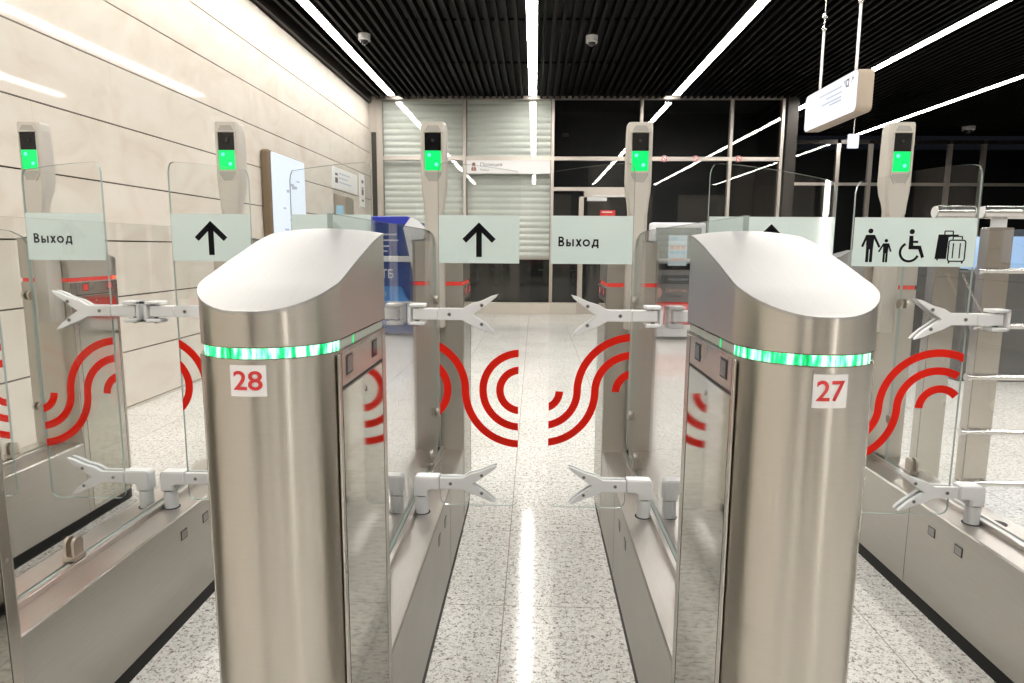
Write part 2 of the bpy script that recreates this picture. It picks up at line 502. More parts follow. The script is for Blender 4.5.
c28 = make_cabinet('ticket_gate_cabinet', 'rounded steel gate cabinet with green light ring to the left of the middle lane', number=(.000, .0455, .9125, .9525, '28'))
c28.location = (LX['p28'], Y_NEAR, 0)
c27 = make_cabinet('ticket_gate_cabinet', 'rounded steel gate cabinet with green light ring between the middle lane and wide lane', number=(.005, .0445, .9085, .9505, '27'))
c27.location = (.3572, Y_NEAR, 0); c27.scale = (.955, 1, 1)
ca = make_cabinet('ticket_gate_cabinet', 'stainless cabinet whose back edge shows at the far left edge of the photo', L=LEN)
ca.location = (LX['left'], 1.172, 0)
far_labels = {'far_left': 'far steel cabinet with red light strip and sensors beside the marble wall',
              'left': 'far steel cabinet mostly hidden behind the head of the left numbered cabinet',
              'p28': 'far steel cabinet with red strip at the left far end of the middle lane',
              'p27': 'far steel cabinet with red strip at the right far end of the middle lane',
              'right': 'far steel cabinet behind the door leaf with wheelchair and luggage pictograms'}
fc = None
for k, lb in far_labels.items():
    if fc is None:
        fc = make_cabinet('ticket_gate_cabinet', lb, led='red', sensor='red'); fc.location = (LX[k], Y_FAR, 0); fc.rotation_euler = (0, 0, PI)
    else: dup(fc, (LX[k], Y_FAR, 0), PI, lb)

# ------------------------------------------------------------------ plinths with the glass barrier
def make_plinth(label, y0, y1, near_y, knobs, gl_y0, mid):
    t = thing('gate_plinth', label, 'plinth')
    b = MB()
    b.prism([(-HW, .045), (HW, .045), (HW, Z_PL - .004), (HW - .003, Z_PL), (-HW + .003, Z_PL), (-HW, Z_PL - .004)], 1, y0, y1, 'steel_base')
    b.build('base', t)
    tp = MB(); tp.box((-HW + .003, y0, Z_PL), (HW - .003, y1, Z_PL + .0015), 'steel_plinth_top'); tp.build('top_plate', t)
    k = MB(); k.box((-HW + .004, y0, 0), (HW - .004, y1, .046), 'black'); k.build('kick_base', t)
    ch = MB()
    for s in (-1, 1): ch.box((s * .0135 - .0065, y0, Z_PL), (s * .0135 + .0065, y1, Z_PL + .016), 'steel_plinth_top', .0015, 1)
    ch.box((-.007, y0, Z_PL), (.007, y1, Z_PL + .010), 'black')
    ch.build('glass_channel', t)
    for s in (-1, 1):
        for yy, zz in ((1.90, .268), (1.775, .268)):
            w = MB(); w.box((s * HW - .001, yy - .017, zz - .014), (s * HW + .001, yy + .017, zz + .014), 'dark')
            w.box((s * HW - .0016, yy - .014, zz - .0115), (s * HW + .0016, yy + .014, zz + .0115), 'screw')
            w.build('sensor_window', t)
        sm = MB(); sm.box((s * HW - .0003, 2.02, .05), (s * HW + .0003, 2.0215, .32), 'dark'); sm.build('seam', t)
        for yy in (Y_DOOR,):
            o = MB(); o.cyl((s * .0385, yy, Z_PL + .001), (s * .0385, yy, Z_PL + .003), .0225, 'black', 28); o.build('post_socket', t)
    return t
def make_glass(label, y0):
    """free-standing pane between near and far cabinet with its clamps"""
    t = thing('glass_barrier', label, 'glass panel')
    y1 = 2.352
    P = [(y0, .3425), (y1, .3425), (y1, 1.105)] + arc(y1 - .16, 1.105, .05, 0, 0, 1)[:0] + \
        [(y1 - .02, 1.128), (y1 - .07, 1.146), (y1 - .14, 1.154), (y1 - .25, 1.157), (y0, 1.157)]
    g = MB(); g.prism(P, 0, -.005, .005, 'glass_rail', side='glass_edge'); g.build('pane', t)
    return t
def add_knob(name, parent, y, z, up=True, r=.0165):
    """round-headed glass clamp: two discs either side of the pane on a small foot"""
    b = MB()
    for s in (-1, 1):
        b.cyl((s * .0055, y, z), (s * .0135, y, z), r, 'nickel', 22)
        if up: b.box((s * .0095 - .0035, y - r, z - .030), (s * .0095 + .0032, y + r, z), 'nickel')
    if up: b.box((-.016, y - r * 1.15, z - .040), (.016, y + r * 1.15, z - .028), 'nickel', .001, 1)
    return b.build(name, parent)
pl_labels = {'far_left': 'low steel plinth along the marble wall side, seen through glass',
             'left': 'low smudged steel plinth in the lower left corner with black kick strip',
             'p28': 'low steel plinth on the left edge of the middle lane',
             'p27': 'low steel plinth on the right edge of the middle lane',
             'right': 'low smudged steel plinth in the lower right corner with black kick strip'}
gl_labels = {'far_left': 'clear glass barrier pane beside the marble wall',
             'left': 'clear glass barrier pane on the plinth in the lower left corner',
             'p28': 'clear glass barrier pane on the left edge of the middle lane',
             'p27': 'clear glass barrier pane on the right edge of the middle lane',
             'right': 'clear glass barrier pane on the plinth in the lower right corner'}
for k in LX:
    yn = 1.172 if k == 'left' else Y_NEAR
    if k in ('far_left', 'right'): yn = 1.172
    p = make_plinth(pl_labels[k], yn, Y_FAR, yn, None, yn, None); p.location = (LX[k], 0, 0)
    g = make_glass(gl_labels[k], yn + .004); g.location = (LX[k], 0, 0)
    for yy in (1.458, 2.19): add_knob('plinth_clamp', g, yy, .3875)
    for yy, zz in ((yn + .018, .49), (yn + .018, .87), (2.335, .50), (2.335, .915)): add_knob('disc_clamp', g, yy, zz, up=False)

# near cabinets out of the frame carry nothing else; masts on every line -------
def make_mast(label, loc):
    t = thing('indicator_mast', label, 'indicator mast', loc)
    yf = 0.0; w = .042
    s = MB()
    # stem: chamfered column with the deeper foot bolted to the cabinet
    st = [(-.034, .010), (-.022, 0), (.022, 0), (.034, .010), (.034, .033), (-.034, .033)]
    s.prism(st, 2, .81, 1.24, 'mast')
    s.build('stem', t)
    f = MB(); f.prism([(.033, .81), (.0595, .81), (.0595, 1.03), (.033, 1.075)], 0, -.034, .034, 'mast'); f.build('foot_bracket', t)
    # head: profile in (y,z) with the swollen back
    h = MB()
    prof = [(.000, 1.235), (.000, 1.525), (.006, 1.532), (.082, 1.532), (.090, 1.50), (.094, 1.34), (.082, 1.29), (.052, 1.235)]
    # body built as stacked sections so that the front corners are chamfered
    zs = [(1.225, .0345, .034), (1.26, .037, .044), (1.295, .0415, .060), (1.335, .0435, .068), (1.42, .0435, .067), (1.505, .0435, .064), (1.526, .0425, .061), (1.533, .040, .056)]
    rows = []
    for z, ww, d in zs:
        c = .007
        rows.append([(-ww, c, z), (-ww + c, -.0015, z), (ww - c, -.0015, z), (ww, c, z), (ww, d - c, z), (ww - c, d, z), (-ww + c, d, z), (-ww, d - c, z), (-ww, c, z)])
    kt = h.mi('mast'); ki = h.mi('mast_in')
    V = [[h.bm.verts.new(p) for p in r[:-1]] for r in rows]
    for i in range(len(V) - 1):
        for j in range(8):
            if j == 1 and 1 <= i <= 4: pass
            q = h.bm.faces.new((V[i][j], V[i][(j + 1) % 8], V[i + 1][(j + 1) % 8], V[i + 1][j])); q.material_index = kt
    h.bm.faces.new(V[-1]).material_index = kt; h.bm.faces.new(V[0][::-1]).material_index = kt
    bmesh.ops.recalc_face_normals(h.bm, faces=h.bm.faces[:])
    # sloped visor above the display and chin below it
    vis = [(-.018, 1.5215), (.018, 1.5215), (.031, 1.500), (-.031, 1.500)]
    h.prism(vis, 1, -.0022, .001, 'mast_in')
    chin = [(-.030, 1.362), (.030, 1.362), (.030, 1.352), (.016, 1.330), (-.016, 1.330), (-.030, 1.352)]
    h.prism(chin, 1, -.0022, .001, 'mast_in')
    h.build('head', t)
    # raised rim around display
    rm = MB()
    rm.box((-.0335, -.006, 1.352), (-.0300, .002, 1.502), 'mast', .001, 1); rm.box((.0300, -.006, 1.352), (.0335, .002, 1.502), 'mast', .001, 1)
    rm.box((-.0335, -.006, 1.498), (.0335, .002, 1.502), 'mast', .001, 1)
    for sx in (-1, 1):
        rm.prism([(sx * .0335, 1.354), (sx * .0305, 1.354), (sx * .0155, 1.3295), (sx * .0185, 1.3275)], 1, -.006, .002, 'mast')
    rm.build('display_rim', t)
    d = MB(); d.box((-.0285, -.003, 1.436), (.0285, .002, 1.496), 'screen_black'); dd = d.build('display', t)
    gr = MB(); gr.box((-.0285, -.0032, 1.368), (.0285, .002, 1.4355), 'screen_green'); gr.build('green_signal', dd)
    for cx, cz in ((-.013, 1.421), (.012, 1.388)):
        dt = MB(); dt.cyl((cx, -.0040, cz), (cx, -.0030, cz), .0062, 'lens_dot', 16)
        dt.build('bright_dot', dd)
    ln = MB(); ln.cyl((0, -.0045, 1.470), (0, -.003, 1.470), .010, 'screen_black', 20); ln.cyl((0, -.0052, 1.470), (0, -.0045, 1.470), .006, 'night', 16); ln.build('camera_lens', dd)
    return t
mast_labels = {'far_left': 'indicator mast with green signal in front of the marble wall, leftmost of the five',
               'left': 'indicator mast with green signal rising behind the left arrow door leaf beside the marble wall',
               'p28': 'indicator mast with green signal in front of the grey roller shutters',
               'p27': 'indicator mast with green signal in front of the glazed exit door',
               'right': 'indicator mast with green signal above the wheelchair and luggage pictograms'}
mast = None
MX = dict(LX, far_left=-1.815, left=-1.096, p28=-.361, p27=.363, right=1.256)
for k, lb in mast_labels.items():
    loc = (MX[k], 2.362, 0)
    if mast is None: mast = make_mast(lb, loc)
    else: dup(mast, loc, 0, lb)

# ------------------------------------------------------------------ door leaves
GT = .004            # half glass thickness
def arms(parent, s, holder_label=None):
    """upper and lower arm; s=+1 leaf extends to +x from its hinge line. Local origin: line centre at floor, y=0 at the leaf"""
    def X(*v): return [s * a for a in v]
    def bx(mb, x0, x1, y0, y1, z0, z1, m, bev=.001): mb.box((min(s * x0, s * x1), y0, z0), (max(s * x0, s * x1), y1, z1), m, bev, 1)
    dx = .0055
    def fork(zc, hh, name, z_lo_tip, z_up_tip):
        f = MB()
        for ya, yb in ((-.017, -GT - .0005), (GT + .0005, .017)):
            top = [(.097, zc + hh), (.163, zc + hh), (.185, zc + hh + .013), (.215, zc + .037), (.245, zc + .051), (.263, zc + .056)]
            tin = [(.257, zc + .047), (.235, zc + .030), (.212, zc + .013), (.192, zc)]
            bin_ = [(.212, zc - .014), (.235, zc - .031), (.252, zc - .047), (.258, zc - .056)]
            bot = [(.238, zc - .050), (.212, zc - .038), (.185, zc - hh - .012), (.163, zc - hh), (.097, zc - hh)]
            P = [(s * (x - dx), z) for x, z in top + tin + bin_ + bot]
            f.prism(P, 1, ya, yb, 'white_metal', bev=.0012)
        o = f.build(name, parent)
        for x, z in ((.128, zc), (.218, zc + .026), (.218, zc - .027)):
            sc = MB()
            x -= dx
            sc.cyl((s * x, -.0182, z), (s * x, -.0165, z), .0052, 'screw', 14)
            sc.cyl((s * x, -.0186, z), (s * x, -.0181, z), .0022, 'dark', 6)
            sc.build('screw', o)
        return o
    # upper bracket
    b = MB()
    bx(b, .0062, .015, -.022, .022, .884, .944, 'white_metal', .002)
    bx(b, .0062, .054, -.022, .022, .934, .944, 'white_metal', .002)
    bx(b, .0062, .054, -.022, .022, .884, .894, 'white_metal', .002)
    b.cyl((s * .030, 0, .880), (s * .030, 0, .940), .006, 'screw', 14)
    b.build('hinge_bracket', parent)
    u = MB(); bx(u, .021, .0905, -.0165, .0165, .900, .931, 'white_metal', .002); u.build('upper_arm', parent)
    fork(.9155, .0155, 'upper_fork', 0, 0)
    # lower elbow
    p = MB(); p.cyl((s * .0365, 0, Z_PL + .002), (s * .0365, 0, .384), .0195, 'white_metal', 28);     p.cyl((s * .0365, 0, .383), (s * .0365, 0, .387), .0185, 'screw', 28)
    p.build('pivot_post', parent)
    e = MB()
    P = [(.0945, .406), (.0945, .4455)] + [(x, z) for x, z in arc(.034, .4335, .012, 90, 180, 5)] + [(.022, .3865), (.0615, .3865), (.0615, .403), (.066, .406)]
    e.prism([(s * (x - dx), z) for x, z in P], 1, -.0195, .0195, 'white_metal', bev=.003); e.build('lower_arm', parent)
    fork(.4255, .0165, 'lower_fork', 0, 0)

def leaf_outline(x0, x1, s, wide):
    """x0 hinge edge, x1 free edge, local"""
    zb = .356; r = .022
    P = []
    a, b = (x0, x1)
    tz = lambda u: 1.327 - (.048 if wide else .024) * max(0, u) ** 1.6
    top = [(a + (b - a) * u, tz(u)) for u in [.07 + .86 * i / 14 for i in range(15)]]
    rr = abs(b - a) * .07
    c1 = [(a, tz(0) - .028), (a + (b - a) * .01, tz(0) - .014), (a + (b - a) * .03, tz(0) - .004)]
    c2 = [(a + (b - a) * .965, tz(1) - .001 + (.003)), (a + (b - a) * .99, tz(1) - .010), (b, tz(1) - .026)]
    low = [(b, zb + r)] + [(b - s * r * (1 - math.cos(math.radians(q))), zb + r - r * math.sin(math.radians(q))) for q in (22, 45, 68, 90)]
    low += [(a + s * r * (1 - math.cos(math.radians(q))), zb + r - r * math.sin(math.radians(q))) for q in (90, 68, 45, 22)] + [(a, zb + r)]
    return c1 + top + c2 + low

SW = .0213
def pattern(par, kind, x0, x1, s):
    """concentric red bands. x measured from the line centre, positive towards the lane centre after *s"""
    y0, y1 = -GT - .0007, -GT - .0001
    def band(path, w, a, b, ya, yb, m):
        q = MB(); stroke(q, path, w, a, b, ya, yb, m)
        if len(q.bm.verts): q.build('red_band', par)
    lo, hi = min(s * x0, s * x1), max(s * x0, s * x1)
    R1, R2, R3 = .0585, .1065, .1565
    if kind == 'c':           # open circle at the free edge and a wave coming from the hinge side
        cx, cz = .322, .700
        for r in (R1, R2): band([(s * x, z) for x, z in arc(cx, cz, r, 90, 270, 48)], SW, lo, hi, y0, y1, 'red_film')
        band([(s * x, z) for x, z in arc(cx, cz, R3, 180, 270, 36)], SW, lo, hi, y0, y1, 'red_film')
        c2 = cx - R3 - .1405
        band([(s * x, z) for x, z in arc(c2, cz, .1405, 0, 90, 36)], SW, lo, hi, y0, y1, 'red_film')
        band([(s * x, z) for x, z in arc(c2, cz, .090, -60, 90, 48)], SW, lo, hi, y0, y1, 'red_film')
    else:                     # S shaped waves (kind 's'); measured in the lane frame of the right-hand leaf
        cx1, cx2, cz = .336, .073, .699 if par.location.x > -.5 else .674
        if kind == 'sw': cx1, cx2, cz = .427, .162, .666
        for r, rr in ((.100, .1555), (.150, .1055)):
            band([(s * x, z) for x, z in arc(cx1, cz, r, 180, 300, 44)], SW, lo, hi, y0, y1, 'red_film')
            q = cx1 - r - rr
            band([(s * x, z) for x, z in arc(cx1 - r - rr, cz, rr, 0, 120, 44)], SW, lo, hi, y0, y1, 'red_film')
        band([(s * x, z) for x, z in arc(cx1, cz, .050, 180, 300, 30)], SW, lo, hi, y0, y1, 'red_film')
        band([(s * x, z) for x, z in arc(cx2, cz, .055, 0, 140 if kind == 'sw' else 110, 30)], SW, lo, hi, y0, y1, 'red_film')

def limb(mb, p, q, w, y0, y1, m='ink'):
    d = (Vector(q) - Vector(p)).normalized(); n = Vector((-d.y, d.x)) * w / 2
    p, q = Vector(p), Vector(q)
    mb.prism([tuple(p + n), tuple(q + n), tuple(q - n), tuple(p - n)], 1, y0, y1, m)
def disc(mb, c, r, y0, y1, m='ink', n=20):
    mb.prism(arc(c[0], c[1], r, 0, 360 - 360 / n, n - 1), 1, y0, y1, m)
def person(mb, cx, z0, h, y0, y1, reach):
    k = h / .088
    disc(mb, (cx, z0 + .083 * k), .0066 * k, y0, y1)
    mb.prism([(cx - .011 * k, z0 + .073 * k), (cx + .011 * k, z0 + .073 * k), (cx + .009 * k, z0 + .036 * k), (cx + .009 * k, z0), (cx + .0012 * k, z0), (cx + .0012 * k, z0 + .034 * k), (cx - .0012 * k, z0 + .034 * k), (cx - .0012 * k, z0), (cx - .009 * k, z0), (cx - .009 * k, z0 + .036 * k)], 1, y0, y1, 'ink')
    for sx, out in ((-1, .020), (1, .020)):
        q = (cx + sx * out * k, z0 + .041 * k)
        if sx * reach > 0: q = (cx + sx * .026 * k, z0 + .040 * k)
        limb(mb, (cx + sx * .009 * k, z0 + .071 * k), q, .006 * k, y0, y1)

def exit_word(mb, x, z, h, y0, y1):
    """the word for exit in bold sans letters; x left, z baseline, h capital height"""
    w = h * .165; xh = h * .74
    def st(path): stroke(mb, path, w, -9, 9, y0, y1, 'ink')
    def bar(x0, z0, x1, z1): mb.box((x0, y0, z0), (x1, y1, z1), 'ink')
    # capital Ve
    bar(x, z, x + w, z + h)
    for (za, zb, ext) in ((z, z + h * .56, .60), (z + h * .47, z + h, .55)):
        r = (zb - za) / 2 - w / 2; cxr = x + h * ext - r - w / 2; zc = (za + zb) / 2
        bar(x, za, cxr, za + w); bar(x, zb - w, cxr, zb)
        st(arc(cxr, zc, r, -90, 90, 16))
    x += h * .80
    # yery
    bar(x, z, x + w, z + xh); r = xh * .30 - w / 2; c = x + h * .50 - r - w / 2
    bar(x, z, c, z + w); bar(x, z + 2 * r, c, z + 2 * r + w); st(arc(c, z + r + w / 2, r, -90, 90, 14))
    bar(x + h * .62, z, x + h * .62 + w, z + xh); x += h * .98
    # kha
    for a, b in ((x + w * .55, x + h * .60 - w * .55), (x + h * .60 - w * .55, x + w * .55)): mb.prism([(a - w * .6, z), (a + w * .6, z), (b + w * .6, z + xh), (b - w * .6, z + xh)], 1, y0, y1, 'ink')
    x += h * .72
    # o
    r = xh / 2 - w / 2; P = [(x + xh / 2 + px * 1.02, z + xh / 2 + pz) for px, pz in arc(0, 0, r, 0, 360, 30)]; st(P); x += h * .92
    # de
    bar(x, z, x + h * .72, z + w); bar(x, z - h * .17, x + w, z + w); bar(x + h * .72 - w, z - h * .17, x + h * .72, z + w)
    bar(x + h * .52, z, x + h * .52 + w, z + xh); bar(x + h * .20, z + xh - w, x + h * .60, z + xh)
    mb.prism([(x + h * .09, z + w * .9), (x + h * .09 + w, z + w * .9), (x + h * .21 + w, z + xh), (x + h * .21, z + xh)], 1, y0, y1, 'ink')

def sign(parent, s, x0, x1, content, name='sign_panel'):
    """mint film band; x0,x1 in local world direction already multiplied by s"""
    a, b = min(s * x0, s * x1), max(s * x0, s * x1)
    f = MB(); f.box((a + .0015, -GT - .0009, 1.057), (b - .0015, -GT - .0001, 1.187), 'film'); fo = f.build(name, parent)
    y0, y1 = -GT - .0014, -GT - .0009
    m = (a + b) / 2
    g = MB()
    if content == 'arrow' or content == 'arrow_low':
        zt, zb = 1.165, 1.074
        limb(g, (m, zb), (m, zt - .012), .0155, y0, y1)
        for sx in (-1, 1):
            c = [(m, zt + .003), (m + sx * .046, zt - .042), (m + sx * .0355, zt - .0525), (m, zt - .0175)]
            g.prism(c, 1, y0, y1, 'ink')
        g.build('arrow', fo)
    elif content == 'exit':
        exit_word(g, a + .021, 1.1045, .0265, y0, y1)
        g.build('lettering', fo)
    elif content == 'access':
        o = a
        person(g, o + .046, 1.068, .088, y0, y1, 1)
        person(g, o + .089, 1.068, .061, y0, y1, -1)
        g.build('family_pictogram', fo)
        w = MB(); cx = o + .155
        disc(w, (cx, 1.150), .0068, y0, y1)
        w.prism([(cx - .006, 1.139), (cx + .004, 1.139), (cx + .005, 1.126), (cx + .018, 1.126), (cx + .018, 1.120), (cx + .005, 1.120), (cx + .006, 1.113), (cx + .026, 1.113), (cx + .037, 1.083), (cx + .030, 1.079), (cx + .020, 1.103), (cx - .006, 1.103)], 1, y0, y1, 'ink')
        pth = arc(cx - .003, 1.0955, .0245, 118, 338, 30)
        stroke(w, pth, .0065, -9, 9, y0, y1, 'ink')
        w.build('wheelchair_pictogram', fo)
        lg = MB(); c0 = o + .222
        lg.prism([(c0 + .003, 1.143), (c0 + .056, 1.143), (c0 + .056, 1.140), (c0 + .030, 1.136), (c0 + .028, 1.078), (c0 - .002, 1.078)], 1, y0, y1, 'ink')
        for q in (((c0 + .019, 1.143), (c0 + .019, 1.152)), ((c0 + .019, 1.152), (c0 + .041, 1.152)), ((c0 + .041, 1.152), (c0 + .041, 1.143))): limb(lg, *q, .003, y0, y1)
        pts = rrect(c0 + .032, 1.072, c0 + .076, 1.128, .006, 4); pts = pts + pts[:1]
        lg.box((c0 + .031, y0 - .0001, 1.071), (c0 + .077, y0 + .0001, 1.130), 'film')
        stroke(lg, pts, .0034, -9, 9, y0 - .0004, y0, 'ink')
        for x in (.044, .062): limb(lg, (c0 + x, 1.080), (c0 + x, 1.120), .0032, y0 - .0004, y0)
        for q in (((c0 + .042, 1.129), (c0 + .042, 1.138)), ((c0 + .042, 1.138), (c0 + .066, 1.138)), ((c0 + .066, 1.138), (c0 + .066, 1.129))): limb(lg, *q, .003, y0, y1)
        for x in (.036, .071): lg.box((c0 + x - .002, y0, 1.066), (c0 + x + .002, y1, 1.071), 'ink')
        lg.box((c0 + .003, y0, 1.074), (c0 + .007, y1, 1.079), 'ink')
        lg.build('luggage_pictogram', fo)

def make_leaf(label, line, s, width, content, pat, hinge=.092):
    t = thing('glass_door_leaf', label, 'gate door', (LX[line], Y_DOOR, 0))
    x0, x1 = hinge, hinge + width
    wide = width > .28
    g = MB(); g.prism(leaf_outline(s * x0, s * x1, s, wide), 1, -GT, GT, 'glass', side='glass_edge')
    g.build('glass', t)
    if content: sign(t, s, x0, x1, content)
    if pat:
        pattern(t, pat, x0 + .001, x1 - .001, s)
    arms(t, s)
    return t
NW = .2245
make_leaf('glass gate leaf with black up arrow sign between cabinets 28 and 27', 'p28', 1, NW, 'arrow', 'c')
make_leaf('glass gate leaf with a Cyrillic exit sign between cabinets 28 and 27', 'p27', -1, NW, 'exit', 's')
make_leaf('glass gate leaf with up arrow sign just left of cabinet 28', 'left', 1, NW, 'arrow', 'c')
make_leaf('glass gate leaf with exit sign mostly hidden behind the head of cabinet 28', 'p28', -1, NW, 'exit', 's')
make_leaf('glass gate leaf with a Cyrillic exit sign nearest the left edge of the photo', 'left', -1, NW, 'exit', 's', .098)
make_leaf('glass gate leaf cut off by the left edge of the photo, its red bands showing', 'far_left', 1, NW, 'arrow', 'c')
make_leaf('wide glass gate leaf whose arrow tip peeks over cabinet 27', 'p27', 1, .338, 'arrow', 'c', .108)
make_leaf('wide glass gate leaf with family, wheelchair and luggage pictograms', 'right', -1, .326, 'access', 'sw', .108)

# ------------------------------------------------------------------ the setting
XL, XR, YB, YB2, YR, ZC = -2.72, 12.0, 11.0, 14.5, -3.4, 3.52
f = MB(); f.box((XL - .1, YR - .1, -.10), (XR + .1, YB2 + 2.5, 0), 'floor'); f.build('floor', kind='structure')
# left wall: marble panels in rows, recessed joints
w = MB(); w.box((XL - .12, YR, 0), (XL - .02, YB + .15, ZC + .1), 'joint')
rows = [0.0, .02, .392, .764, 1.125, 1.494, 1.868, 2.247, 2.62, 2.995, 3.40]
for i in range(len(rows) - 1):
    z0, z1 = rows[i], rows[i + 1]
    y = YR + (0 if i % 2 else .7) - 1.4
    while y < YB:
        a, b = max(y, YR), min(y + 1.3967, YB + .12)
        if b > a: w.box((XL - .02, a, z0 + .0045), (XL, b, z1 - .0045), 'marble')
        y += 1.3975
w.build('wall_left', kind='structure')
# ceiling: dark slab and slats running into the depth
c = MB(); c.box((XL - .1, YR, ZC + .10), (XR, YB2 + .1, ZC + .2), 'ceiling_black'); c.build('ceiling', kind='structure')
STR = [-2.29, -.055, 2.18, 4.47, 6.66]
sl = MB(); x = XL + .16
while x < 11.5:
    if all(abs(x - q) > .085 for q in STR):
        y1 = YB - .02 if x < 4.0 else YB2
        sl.box((x - .018, YR, ZC - .045), (x + .018, y1, ZC + .045), 'slat')
    x += .1015
sl.build('trim_1', kind='structure')
cr = MB()
for y in (-2.6, -.9, .8, 2.5, 4.2, 5.9, 7.6, 9.3): cr.box((XL, y, ZC + .047), (10.5, y + .03, ZC + .07), 'slat')
cr.build('trim_2', kind='structure')
cv = MB(); cv.box((XL, YR, ZC - .10), (XL + .045, YB, ZC + .1), 'frame_dark'); cv.build('trim_3', kind='structure')
lab = ['ceiling light line nearest the marble wall', 'ceiling light line over the lane between cabinets 28 and 27', 'ceiling light line to the right of the middle one, above the exit door',
       'ceiling light line passing behind the hanging lit sign', 'outermost right ceiling light line']
for q, lb in zip(STR, lab):
    t = thing('linear_ceiling_light', 'long white ' + lb, 'ceiling light', (q, 0, ZC), group=None)
    y1 = YB - .25 if q < 4 else YB2 - .2
    h = MB(); 
    for sx in (-1, 1): h.box((sx * .062 - .006, YR + .1, -.05), (sx * .062 + .006, y1, .04), 'frame_dark')
    h.box((-.068, YR + .1, .03), (.068, y1, .045), 'frame_dark'); h.build('housing', t)
    d = MB(); d.box((-.055, YR + .12, -.046), (.055, y1 - .01, -.02), 'strip_light'); d.build('diffuser', t)

# end wall A: glazed screen with shutters, panels and the door
XM = [-2.555, -1.165, .275, 1.70, 3.14, 3.95]
fr = MB()
for i, xm in enumerate(XM):
    wd = .026 if i else .040
    fr.box((xm - wd, YB, .0), (xm + wd, YB + .09, ZC), 'frame', .004, 1)
fr.box((XM[0], YB, 3.47), (XM[-1], YB + .08, ZC), 'frame')
fr.box((XM[0], YB + .005, 2.515), (XM[-1], YB + .08, 2.575), 'frame')
fr.box((XM[2], YB + .005, 2.03), (XM[3], YB + .08, 2.09), 'frame')
fr.build('window_1', kind='structure')
pn = MB()
for i in range(5):
    a, b = XM[i] + .035, XM[i + 1] - .035
    pn.box((a, YB + .035, 2.575), (b, YB + .045, 3.47), 'pane')
    if i < 2: pn.box((a, YB + .035, .19), (b, YB + .045, 2.515), 'pane')
    elif i == 2: pn.box((a, YB + .035, 2.09), (b, YB + .045, 2.515), 'pane')
    else: pn.box((a, YB + .035, .19), (b, YB + .045, 2.515), 'pane')
pn.build('window_2', kind='structure')
for i, lb in ((0, 'pale grey roller shutter nearest the marble wall, behind glass'), (1, 'pale grey roller shutter under the police office sign, behind glass')):
    a, b = XM[i] + .03, XM[i + 1] - .03
    t = thing('roller_shutter', lb, 'shutter', ((a + b) / 2, YB + .16, 0))
    hw = (b - a) / 2
    m = MB(); z = .93
    while z < 3.46:
        for k in range(5):
            a0 = PI * k / 5; a1 = PI * (k + 1) / 5
            y_0, y_1 = -.016 * math.sin(a0), -.016 * math.sin(a1)
            m.grid([[(-hw, y_0, z + .098 * k / 5), (hw, y_0, z + .098 * k / 5)], [(-hw, y_1, z + .098 * (k + 1) / 5), (hw, y_1, z + .098 * (k + 1) / 5)]], 'shutter')
        m.box((-hw, -.002, z + .094), (hw, .004, z + .1), 'shutter')
        z += .1
    m.build('curtain', t)
    m = MB(); m.box((-hw, -.02, .905), (hw, .02, .935), 'frame'); m.build('bottom_rail', t)
lw = MB()
for i in range(2):
    a, b = XM[i] + .03, XM[i + 1] - .03
    lw.box((a, YB + .10, .19), (b, YB + .13, .905), 'black_panel')
lw.build('wall_end', kind='structure')
lg = MB(); lg.box((XM[0], YB - .06, 0), (XM[2] + .43, YB + .1, .185), 'ledge', .004, 1); lg.box((XM[3] + .04, YB - .06, 0), (4.0, YB + .1, .185), 'ledge', .004, 1); lg.build('baseboard_end', kind='structure')
nt_ = MB(); nt_.box((XM[0] - .3, YB + 1.9, 0), (4.3, YB + 2.0, ZC + .2), 'night'); nt_.build('wall_back', kind='structure')
cn = MB(); cn.box((XL, YB, 0), (XM[0] - .04, YB + .12, ZC), 'ledge'); cn.build('wall_corner', kind='structure')
ds = tag(MB().box((XL + .035, YB - .03, 0), (XM[0] - .055, YB, 2.95), 'frame_dark', .004, 1).build('corner_dark_strip'), 'tall dark strip in the corner beside the left roller shutter', 'duct')  # plain dark strip set in the corner gap beside the frame
# door
dr = MB()
for a, b in ((.72, .80), (1.60, 1.665)): dr.box((a, YB + .005, 0), (b, YB + .085, 2.03), 'frame', .003, 1)
dr.box((.72, YB + .005, 1.93), (1.665, YB + .085, 2.03), 'frame', .003, 1)
dr.box((.31, YB + .005, 0), (.72, YB + .08, .19), 'frame')
dr.box((.80, YB + .01, .0), (1.60, YB + .07, .16), 'frame')
dr.build('door_1', kind='structure')
dg = MB(); dg.box((.80, YB + .03, .16), (1.60, YB + .04, 1.93), 'pane'); dg.box((.31, YB + .03, .19), (.72, YB + .04, 2.03), 'pane'); dg.build('window_3', kind='structure')
t = thing('door_closer', 'white overhead door closer at the top of the glazed door', 'door closer', (1.15, YB, 1.875))
MB().box((-.30, -.05, -.01), (.02, .005, .05), 'white_metal', .005, 2).build('closer_body', t)
MB().box((-.22, -.07, .055), (.44, -.045, .075), 'white_metal', .003, 1).build('closer_arm', t)
t = thing('door_sticker', 'red notice stuck on the glazed exit door', 'sticker', (1.195, YB + .0295, 1.585))
MB().box((-.125, -.001, -.07), (.125, 0, .135), 'red_panel').build('sheet', t)
q = MB()
for z, wd in ((.105, .17), (.035, .2), (.01, .12), (-.03, .2)): q.box((-wd / 2 - .01, -.002, z - .008), (wd / 2 - .01, -.001, z + .008), 'paper')
q.build('print', t)
